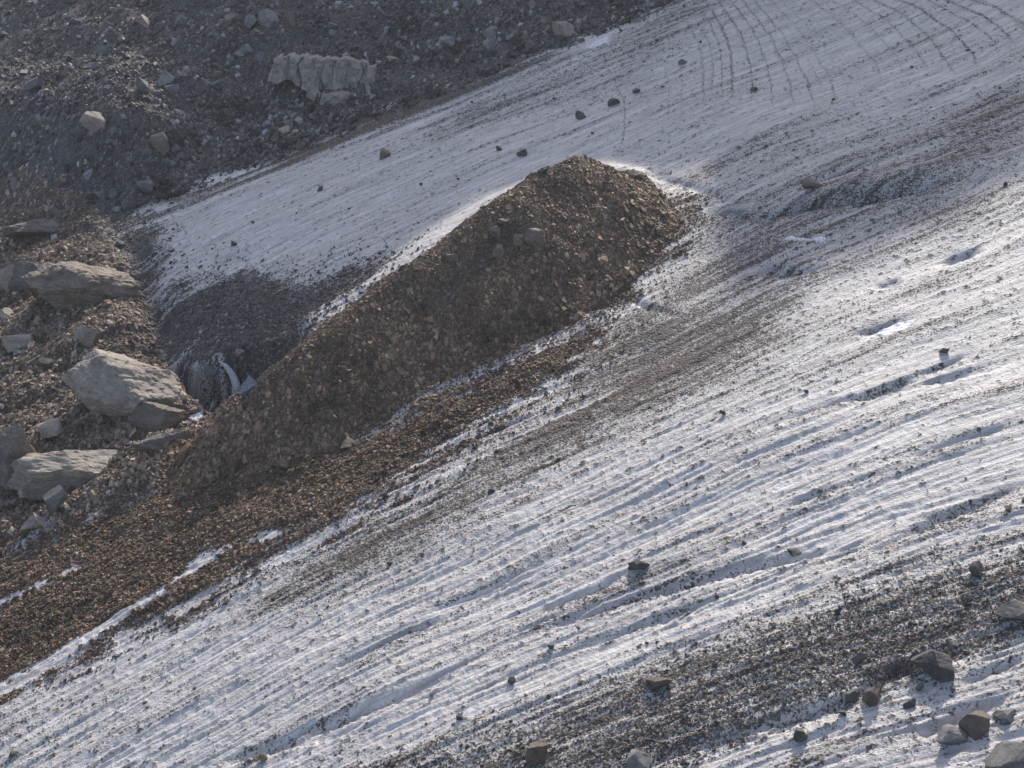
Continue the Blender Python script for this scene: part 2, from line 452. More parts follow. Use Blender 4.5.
def ground_material():
    m, nt, b = material('ice_and_debris')
    L = nt.links.new
    cov = N(nt, 'ShaderNodeAttribute', attribute_name='cover').outputs['Fac']
    tone = N(nt, 'ShaderNodeAttribute', attribute_name='tone').outputs['Fac']
    flw = N(nt, 'ShaderNodeAttribute', attribute_name='flow').outputs['Vector']
    geo = N(nt, 'ShaderNodeTexCoord').outputs['Object']
    mp = N(nt, 'ShaderNodeMapping'); mp.inputs['Scale'].default_value = (.16, 2.4, 1); L(flw, mp.inputs[0])
    nf = N(nt, 'ShaderNodeTexNoise', i_Scale=1.6, i_Detail=5.0, i_Roughness=.62); L(mp.outputs[0], nf.inputs['Vector'])
    ni = N(nt, 'ShaderNodeTexNoise', i_Scale=7.0, i_Detail=3.0, i_Roughness=.6); L(geo, ni.inputs['Vector'])
    nb = N(nt, 'ShaderNodeTexNoise', i_Scale=.35, i_Detail=4.0, i_Roughness=.55); L(geo, nb.inputs['Vector'])
    vo = N(nt, 'ShaderNodeTexVoronoi', i_Scale=5.5); L(geo, vo.inputs['Vector'])
    vo2 = N(nt, 'ShaderNodeTexVoronoi', i_Scale=2.3); L(geo, vo2.inputs['Vector'])
    sep = N(nt, 'ShaderNodeSeparateColor'); L(vo.outputs['Color'], sep.inputs[0])
    sep2 = N(nt, 'ShaderNodeSeparateColor'); L(vo2.outputs['Color'], sep2.inputs[0])
    # ice
    ice = ramp(nt, nf.outputs[0], [(.28, (.30, .285, .27)), (.45, (.50, .48, .46)), (.62, (.70, .68, .66))])
    ice = mix(nt, math_n(nt, 'MULTIPLY', ramp(nt, nb.outputs[0], [(.45, (0, 0, 0)), (.7, (1, 1, 1))]), .30), ice, (.47, .44, .42))
    # debris
    brown = ramp(nt, sep.outputs[0], [(0., (.055, .042, .031)), (.5, (.105, .078, .056)), (.85, (.15, .11, .08)), (1., (.26, .20, .15))])
    grey = ramp(nt, sep.outputs[0], [(0., (.045, .044, .045)), (.5, (.085, .083, .083)), (.85, (.14, .137, .135)), (1., (.27, .265, .26))])
    deb = mix(nt, tone, brown, grey)
    deb = mix(nt, math_n(nt, 'MULTIPLY', sep2.outputs[1], .45), deb, (.05, .045, .04))
    f = math_n(nt, 'ADD', cov, math_n(nt, 'MULTIPLY', math_n(nt, 'SUBTRACT', ni.outputs[0], .5), 1.5))
    f = math_n(nt, 'ADD', f, math_n(nt, 'MULTIPLY', math_n(nt, 'SUBTRACT', nf.outputs[0], .5), .8))
    mr = N(nt, 'ShaderNodeMapRange'); mr.interpolation_type = 'SMOOTHSTEP'
    mr.inputs['From Min'].default_value = .36; mr.inputs['From Max'].default_value = .66; L(f, mr.inputs[0])
    thin = math_n(nt, 'MULTIPLY', cov, .45, True)        # fine dust film before stones lie close
    ff = math_n(nt, 'MAXIMUM', mr.outputs[0], thin)
    L(mix(nt, ff, ice, deb), b.inputs['Base Color'])
    rg = N(nt, 'ShaderNodeMapRange'); rg.inputs['To Min'].default_value = .55; rg.inputs['To Max'].default_value = .8; L(ff, rg.inputs[0])
    L(rg.outputs[0], b.inputs['Roughness'])
    b.inputs['Specular IOR Level'].default_value = .35
    hgt = math_n(nt, 'ADD', math_n(nt, 'MULTIPLY', math_n(nt, 'SUBTRACT', 1, vo.outputs['Distance']), math_n(nt, 'MULTIPLY', ff, .10)),
                 math_n(nt, 'MULTIPLY', ni.outputs[0], .07))
    hgt = math_n(nt, 'ADD', hgt, math_n(nt, 'MULTIPLY', nf.outputs[0], .10))
    bp = N(nt, 'ShaderNodeBump', i_Strength=.8, i_Distance=1.0); L(hgt, bp.inputs['Height']); L(bp.outputs[0], b.inputs['Normal'])
    return m


def stone_material(name, rough=.55, spec=.5, bump=.03, sc=6.0):
    m, nt, b = material(name); L = nt.links.new
    a = N(nt, 'ShaderNodeAttribute', attribute_name='stone').outputs['Color']
    geo = N(nt, 'ShaderNodeTexCoord').outputs['Object']
    n = N(nt, 'ShaderNodeTexNoise', i_Scale=sc, i_Detail=5.0, i_Roughness=.65); L(geo, n.inputs['Vector'])
    v = ramp(nt, n.outputs[0], [(.3, (.55, .55, .55)), (.7, (1.4, 1.38, 1.35))])
    L(mix(nt, 1., a, v, 'MULTIPLY'), b.inputs['Base Color'])
    b.inputs['Roughness'].default_value = rough; b.inputs['Specular IOR Level'].default_value = spec
    bp = N(nt, 'ShaderNodeBump', i_Strength=.7, i_Distance=bump); L(n.outputs[0], bp.inputs['Height']); L(bp.outputs[0], b.inputs['Normal'])
    return m


def rock_material(name, c1, c2, c3, sc=1.0, layered=0.0, crack=.5):
    """bedrock and boulders: mottled, cracked, optionally bedded"""
    m, nt, b = material(name); L = nt.links.new
    geo = N(nt, 'ShaderNodeTexCoord').outputs['Object']
    inf = N(nt, 'ShaderNodeObjectInfo').outputs['Random']
    ad = N(nt, 'ShaderNodeVectorMath'); ad.operation = 'ADD'; L(geo, ad.inputs[0])
    cb = N(nt, 'ShaderNodeCombineXYZ'); L(math_n(nt, 'MULTIPLY', inf, 50.), cb.inputs[0]); L(cb.outputs[0], ad.inputs[1])
    p = ad.outputs[0]
    n = N(nt, 'ShaderNodeTexNoise', i_Scale=1.1 * sc, i_Detail=7.0, i_Roughness=.68); L(p, n.inputs['Vector'])
    n2 = N(nt, 'ShaderNodeTexNoise', i_Scale=7. * sc, i_Detail=4.0, i_Roughness=.7); L(p, n2.inputs['Vector'])
    mp = N(nt, 'ShaderNodeMapping'); mp.inputs['Scale'].default_value = (.5, .5, 5.); L(p, mp.inputs[0])
    n3 = N(nt, 'ShaderNodeTexNoise', i_Scale=1.3 * sc, i_Detail=4.0); L(mp.outputs[0], n3.inputs['Vector'])
    col = ramp(nt, n.outputs[0], [(.3, c1), (.5, c2), (.72, c3)])
    col = mix(nt, .7, col, ramp(nt, n2.outputs[0], [(.3, (.55, .55, .55)), (.7, (1.3, 1.3, 1.3))]), 'MULTIPLY')
    if layered: col = mix(nt, layered, col, ramp(nt, n3.outputs[0], [(.35, (.5, .5, .5)), (.65, (1.3, 1.3, 1.3))]), 'MULTIPLY')
    vr = N(nt, 'ShaderNodeMath'); vr.operation = 'MULTIPLY_ADD'; L(inf, vr.inputs[0]); vr.inputs[1].default_value = .5; vr.inputs[2].default_value = .75
    cc = N(nt, 'ShaderNodeCombineColor')
    for k in range(3): L(vr.outputs[0], cc.inputs[k])
    col = mix(nt, 1., col, cc.outputs[0], 'MULTIPLY')
    L(col, b.inputs['Base Color']); b.inputs['Roughness'].default_value = .72; b.inputs['Specular IOR Level'].default_value = .35
    h = math_n(nt, 'ADD', math_n(nt, 'MULTIPLY', n.outputs[0], .25), math_n(nt, 'MULTIPLY', n2.outputs[0], .05))
    h = math_n(nt, 'ADD', h, math_n(nt, 'MULTIPLY', n3.outputs[0], .12 * layered))
    bp = N(nt, 'ShaderNodeBump', i_Strength=.9, i_Distance=.6); L(h, bp.inputs['Height']); L(bp.outputs[0], b.inputs['Normal'])
    return m


def snow_material(name, c, rough=.5):
    m, nt, b = material(name); L = nt.links.new
    geo = N(nt, 'ShaderNodeTexCoord').outputs['Object']
    n = N(nt, 'ShaderNodeTexNoise', i_Scale=2.2, i_Detail=5.0, i_Roughness=.6); L(geo, n.inputs['Vector'])
    n9 = N(nt, 'ShaderNodeTexNoise', i_Scale=9.0, i_Detail=3.0, i_Roughness=.6); L(geo, n9.inputs['Vector'])
    dirt = ramp(nt, n9.outputs[0], [(.36, (.35, .31, .27)), (.46, (.9, .89, .88)), (.6, (1, 1, 1))])
    L(mix(nt, 1., ramp(nt, n.outputs[0], [(.3, tuple(k * .78 for k in c)), (.6, c)]), dirt, 'MULTIPLY'), b.inputs['Base Color'])
    b.inputs['Roughness'].default_value = rough
    bp = N(nt, 'ShaderNodeBump', i_Strength=.5, i_Distance=.3); L(n.outputs[0], bp.inputs['Height']); L(bp.outputs[0], b.inputs['Normal'])
    return m


M_ground = ground_material()
M_gravel = stone_material('loose_stone', .66, .32)
M_bould = rock_material('grey_boulder_rock', (.10, .098, .095), (.17, .165, .158), (.26, .25, .24), 1.2)
M_dark = rock_material('dark_boulder_rock', (.045, .043, .041), (.08, .077, .073), (.14, .134, .127), 1.4)
M_brown = rock_material('brown_boulder_rock', (.10, .075, .055), (.16, .125, .095), (.25, .20, .16), 1.4)
M_warm = rock_material('grey_bedrock', (.10, .09, .078), (.165, .148, .128), (.25, .225, .195), .8, .12)
M_cliff = rock_material('cliff_rock', (.17, .15, .125), (.25, .22, .185), (.34, .305, .26), 1.0, .0)
M_pale = rock_material('pale_bedrock', (.17, .145, .118), (.27, .23, .185), (.38, .335, .28), .7, .12)
M_tan = rock_material('tan_bedrock', (.13, .105, .08), (.21, .17, .13), (.30, .25, .20), .7, .2)
M_snow = snow_material('old_snow', (.80, .82, .85))
M_rib = snow_material('rib_ice', (.56, .59, .62))
M_ice = snow_material('blue_ice', (.24, .265, .29), .3)


# ------------------------------------------------------------------ object helpers
def tag(o, label=None, cat=None, group=None, kind=None):
    if label: o['label'] = label
    if cat: o['category'] = cat
    if group: o['group'] = group
    if kind: o['kind'] = kind
    return o


def mesh_np(name, verts, faces, nv, mat, smooth=False, attrs=None):
    """verts (n,3), faces (m,nv) -> mesh"""
    me = bpy.data.meshes.new(name)
    me.vertices.add(len(verts)); me.vertices.foreach_set('co', np.ascontiguousarray(verts, np.float32).ravel())
    me.loops.add(len(faces) * nv); me.loops.foreach_set('vertex_index', np.ascontiguousarray(faces, np.int32).ravel())
    me.polygons.add(len(faces)); me.polygons.foreach_set('loop_start', np.arange(0, len(faces) * nv, nv, dtype=np.int32))
    me.polygons.foreach_set('use_smooth', np.full(len(faces), smooth))
    for k, (typ, arr) in (attrs or {}).items():
        at = me.attributes.new(k, typ, 'POINT')
        at.data.foreach_set({'FLOAT': 'value', 'FLOAT_VECTOR': 'vector', 'FLOAT_COLOR': 'color'}[typ], np.ascontiguousarray(arr, np.float32).ravel())
    me.update(calc_edges=True); me.validate()
    me.materials.append(mat)
    return me


def link(name, me, parent=None):
    o = bpy.data.objects.new(name, me); COL.objects.link(o)
    if parent: o.parent = parent
    return o


def sub_grid(idx_faces, verts, attrs):
    used, inv = np.unique(idx_faces, return_inverse=True)
    return verts[used], inv.reshape(idx_faces.shape), {k: (t, a[used]) for k, (t, a) in attrs.items()}


# ------------------------------------------------------------------ ground objects
vid = np.arange(NR * NA).reshape(NR, NA)
quads = np.stack([vid[:-1, :-1], vid[:-1, 1:], vid[1:, 1:], vid[1:, :-1]], -1).reshape(-1, 4)
verts = np.stack([X, Y, Z], -1).reshape(-1, 3)
attrs = {'cover': ('FLOAT', COV.ravel()), 'tone': ('FLOAT', TONE.ravel()), 'flow': ('FLOAT_VECTOR', np.stack([FL, FA, 0 * FA], -1).reshape(-1, 3))}
cls = np.zeros((NR, NA), np.int8)
cls[M_mor > .5] = 1
cls[M_left > .5] = 3
cls[(M_scree > .5) & (M_left <= .5)] = 2
fc = cls[:-1, :-1].ravel()
for k, nm in enumerate(['glacier_ice', 'moraine', 'scree_slope', 'rocky_ground']):
    v, f, a = sub_grid(quads[fc == k], verts, attrs)
    o = link(nm, mesh_np(nm, v, f, 4, M_ground, True, a))
    o['kind'] = 'structure'

# mound body
keep = H > -1.2
mv = np.stack([MX, MY, MZ], -1).reshape(-1, 3)
mid = np.arange(MX.size).reshape(MX.shape)
mq = np.stack([mid[:-1, :-1], mid[1:, :-1], mid[1:, 1:], mid[:-1, 1:]], -1).reshape(-1, 4)
kf = (keep[:-1, :-1] & keep[1:, :-1] & keep[1:, 1:] & keep[:-1, 1:]).ravel()
mfl = np.stack([SS, TT, 0 * SS], -1).reshape(-1, 3)
v, f, a = sub_grid(mq[kf], mv, {'cover': ('FLOAT', np.ones(MX.size)), 'tone': ('FLOAT', np.zeros(MX.size)), 'flow': ('FLOAT_VECTOR', mfl)})
mound = link('debris_mound', mesh_np('debris_mound', v, f, 4, M_ground, True, a))
if mound.data.polygons[0].normal.z < 0: mound.data.flip_normals()
tag(mound, 'tall brown gravel mound with a sharp crest standing on the ice', 'debris mound')

# ------------------------------------------------------------------ loose stones (gravel): many small angular stones
CUBE = np.array([(x, y, z) for z in (-1, 1) for y in (-1, 1) for x in (-1, 1)], float)
CF = np.array([(0, 2, 3, 1), (4, 5, 7, 6), (0, 1, 5, 4), (2, 6, 7, 3), (0, 4, 6, 2), (1, 3, 7, 5)])


def stones(name, x, y, size, cols, seed, parent=None, tilt=.55, flat=.55, sink=.15, drift=.5, label=None, cat=None, group=None):
    r = np.random.default_rng(seed); n = len(x)
    jit = CUBE[None] * (.55 + .45 * r.random((n, 8, 1))) + r.normal(0, .16, (n, 8, 3))
    jit[:, 4:, :2] *= (.55 + .4 * r.random((n, 1, 1)))
    s = np.stack([np.ones(n), .55 + .4 * r.random(n), flat * (.6 + .7 * r.random(n))], 1) * size[:, None] * .5
    p = jit * s[:, None, :]
    yaw = r.random(n) * 2 * np.pi; ax = r.random(n) * 2 * np.pi; ti = np.abs(r.normal(0, tilt, n))
    c, s_ = np.cos(yaw), np.sin(yaw)
    px = p[..., 0] * c[:, None] - p[..., 1] * s_[:, None]; py = p[..., 0] * s_[:, None] + p[..., 1] * c[:, None]; pz = p[..., 2]
    kx, ky = np.cos(ax)[:, None], np.sin(ax)[:, None]; ct, st = np.cos(ti)[:, None], np.sin(ti)[:, None]
    dot = (px * kx + py * ky) * (1 - ct)
    qx = px * ct + ky * pz * st + kx * dot; qy = py * ct - kx * pz * st + ky * dot; qz = pz * ct + (kx * py - ky * px) * st
    g = surf(x, y)
    e_ = .15
    gx = (surf(x + e_, y) - surf(x - e_, y)) / (2 * e_); gy = (surf(x, y + e_) - surf(x, y - e_)) / (2 * e_)
    gx = np.clip(gx, -1.2, 1.2); gy = np.clip(gy, -1.2, 1.2)
    qz = qz + (qx * gx[:, None] + qy * gy[:, None]) * .8
    vv = np.stack([qx + x[:, None], qy + y[:, None], qz + (g + size * sink)[:, None]], -1).reshape(-1, 3)
    ff = (CF[None] + (np.arange(n) * 8)[:, None, None]).reshape(-1, 4)
    cols = cols * np.clip(1 + drift * 1.3 * fbm(x / 5, y / 5, 4, seed + 60) + drift * .9 * fbm(x / 1.2, y / 1.2, 2, seed + 70), .4, 2.)[:, None]
    cc = np.repeat(np.c_[cols, np.ones(n)], 8, 0)
    o = link(name, mesh_np(name, vv, ff, 4, M_gravel, False, {'stone': ('FLOAT_COLOR', cc)}), parent)
    o['kind'] = 'stuff'
    if label: tag(o, label, cat, group)
    return o


def palette(n, r, base, spread=.45, pale=.06, palec=(.34, .31, .28)):
    b = np.array(base)[None] * np.exp(r.normal(0, spread, (n, 1))) * (1 + r.normal(0, .02, (n, 3)))
    k = r.random(n) < pale
    b[k] = np.array(palec) * (.7 + .5 * r.random((k.sum(), 1)))
    return np.clip(b, .02, .5)


# candidate cells with screen-area weights, so that every part of the ground is strewn evenly as seen
AREA = np.abs((U[:-1, 1:] - U[:-1, :-1]) * (V[1:, :-1] - V[:-1, :-1]))
inside = ((U > -90) & (U < 1114) & (V > -60) & (V < 830))[:-1, :-1]
HB = sampM(H, X, Y, -9.)[:-1, :-1]
free = inside & (HB < .12)


def scatter(n, w, seed):
    r = np.random.default_rng(seed)
    p = (AREA * w * free).ravel().astype(float); p /= p.sum()
    i = r.choice(p.size, n, p=p)
    j, k = np.divmod(i, NA - 1)
    fa = k + r.random(n); fr = j + r.random(n)
    a = AZ0 + fa / (NA - 1) * (AZ1 - AZ0); q = np.exp(math.log(R0) + fr / (NR - 1) * (math.log(R1) - math.log(R0)))
    x, y = q * np.sin(a), q * np.cos(a)
    return x, y, PXM[j, k], r


def sizes(n, r, lo, mean, hi):
    return np.clip(lo + r.exponential(mean, n), lo, hi)


C = lambda a: a[:-1, :-1]
x, y, pxm, r = scatter(85000, C(M_scree * np.clip(.55 + 1.3 * fbm(X / 8, Y / 5, 3, 171), .08, 1.3)), 1)
stones('scree_rubble', x, y, np.clip(.07 + r.exponential(.13, len(x)) * (1 + 1.2 * (r.random(len(x)) < .06)), .07, 1.1), palette(len(x), r, (.080, .072, .065), .5, .08, (.27, .26, .25)), 2, tilt=.6, flat=.7, drift=.9,
       label='grey broken rubble covering the far slope above the ice', cat='rubble')
x, y, pxm, r = scatter(85000, C(np.clip(M_mor + .0, 0, 1) * np.clip(COV * 1.3 - .2, 0, 1)), 3)
stones('moraine_gravel', x, y, sizes(len(x), r, .05, .065, .36), palette(len(x), r, (.135, .09, .057), .45, .05, (.28, .23, .18)), 4, tilt=.45,
       label='brown gravel strewn over the band below the mound', cat='gravel')
x, y, pxm, r = scatter(52000, C(M_left), 5)
stones('rubble', x, y, sizes(len(x), r, .08, .11, .7), palette(len(x), r, (.185, .138, .098), .45, .10, (.38, .32, .26)), 6, tilt=.5,
       label='mixed brown and grey rubble around the bedrock slabs', cat='rubble')
wl = C(np.clip(M_lobe, 0, 1) * (1 - M_mor) * (1 - M_left) * (1 - M_scree))
x, y, pxm, r = scatter(15000, wl * C(COV), 7)
stones('margin_gravel', x, y, sizes(len(x), r, .06, .07, .4), palette(len(x), r, (.095, .085, .077), .4, .04), 8, tilt=.4,
       label='dark grit on the melting lower end of the far ice', cat='gravel')
wi = C((1 - M_mor) * (1 - M_left) * (1 - M_scree) * (1 - M_lobe))
x, y, pxm, r = scatter(40000, wi * np.clip(C(COV) - .12, 0, 1) ** 2.4, 9)
stones('ice_grit', x, y, sizes(len(x), r, .03, .034, .26) * (pxm / .075) ** .6, palette(len(x), r, (.125, .11, .097), .45, .04), 10, tilt=.35, flat=.42, sink=.05,
       label='scattered dark stones and grit lying on bare ice', cat='grit')
x, y, pxm, r = scatter(16000, wi * C(M_band2 * .8 + M_band * .2), 11)
stones('debris_band', x, y, sizes(len(x), r, .04, .05, .28), palette(len(x), r, (.125, .107, .09), .45, .06), 12, tilt=.4, flat=.5,
       label='dark gravel streak crossing the ice in the foreground', cat='gravel')
# gravel on the mound
r = np.random.default_rng(13)
vis = (H > -.15)
p = (vis * (1 - .985 * np.minimum(1, GUL * 1.6))).ravel(); p = p / p.sum()
i = r.choice(p.size, 125000, p=p); j, k = np.divmod(i, len(S_))
s = S_[k] + (r.random(len(i)) - .5) * .1; t = T_[j] + (r.random(len(i)) - .5) * .1
x = org[0] + s * e[0] + t * nrm[0]; y = org[1] + s * e[1] + t * nrm[1]
fo = np.clip(1.2 - H.ravel()[i] / 6, .35, 1.3)
stones('gravel', x, y, np.clip(.03 + r.exponential(.062, len(x)) * (1 + 1.2 * (r.random(len(x)) < .04)), .035, .55) * (.75 + .5 * fo), palette(len(x), r, (.165, .112, .070), .38, .04, (.27, .22, .16)), 14, parent=mound, tilt=.5, drift=.6)


# ------------------------------------------------------------------ single rocks
def rock_mesh(name, seed, dims, mat, planes=14, sub=4, rough=.04, strata=0., dmin=.36):
    """an angular rock: a ball cut by random planes, then worn and broken by noise"""
    r = np.random.default_rng(seed)
    bm = bmesh.new(); bmesh.ops.create_icosphere(bm, subdivisions=sub, radius=1.0)
    P = np.array([v.co[:] for v in bm.verts])
    for k in range(planes):
        n = r.normal(0, 1, 3); n /= np.linalg.norm(n)
        d = dmin + .34 * r.random()
        over = P @ n - d
        P -= np.outer(np.maximum(over, 0), n) * .985
    mx = (P.max(0) - P.min(0)) / 2; P = (P - (P.max(0) + P.min(0)) / 2) / mx
    asp = np.array(dims) / (np.prod(dims) ** (1 / 3)) * (1.5 if max(dims) / min(dims) < 2 else 1.9)
    Q = P * asp; q = Q + seed * 3.1
    nz = .5 * fbm(q[:, 0] + Q[:, 2] * .7, q[:, 1] + Q[:, 2], 5, seed % 50, .6) + .5 * fbm(q[:, 0] * 1.2 - Q[:, 1], q[:, 2] * 1.6 + Q[:, 1] * .7, 5, seed % 41, .6)
    if strata:
        nz = .5 * nz + .5 * np.round(nz * 7) / 7
    P *= (1 + rough * 2.4 * nz)[:, None]
    if strata:
        lay = P[:, 2] * 3.2 + P[:, 0] * .5 + nz * 1.2
        st = np.abs((lay % 1.) - .5) * 2
        P[:, :2] *= (1 - strata * sstep(.55, 1., st))[:, None]
        jt = np.abs(((P[:, 0] * 2.3 + nz * 1.5) % 1.) - .5) * 2
        P[:, 1:] *= (1 - strata * .8 * sstep(.8, 1., jt))[:, None]
    P *= np.array(dims)[None] / 2
    for v, c in zip(bm.verts, P): v.co = c
    me = bpy.data.meshes.new(name); bm.to_mesh(me); bm.free()
    me.materials.append(mat)
    return me


def place_rock(name, u, v, w, h, mat, seed, label, cat='boulder', group=None, yaw=None, tilt=0., depth=1.0, planes=14, sink=.26, sub=4, rough=.045, roll=0., strata=0., dmin=.30):
    """a rock whose foot is at photo point (u, v), about w x h pixels in the photograph"""
    p, t = hit(u, v)
    px = t / F
    W, Hh = w * px, h * px
    me = rock_mesh(name, seed, (W, W * depth, Hh * 1.12 * (1 + sink)), mat, planes, sub, rough, strata, dmin)
    o = link(name, me)
    rot = random.Random(seed).uniform(-.5, .5) if yaw is None else yaw
    o.rotation_euler = (tilt, roll, rot)
    yy = p[1] + W * depth * .25
    zz = float(np.median(surf(p[0] + np.array([-.3, 0, .3]) * W, np.array([yy, yy, yy]))))
    o.location = (p[0], yy, zz + Hh * (.5 - sink))
    tag(o, label, cat, group)
    return o


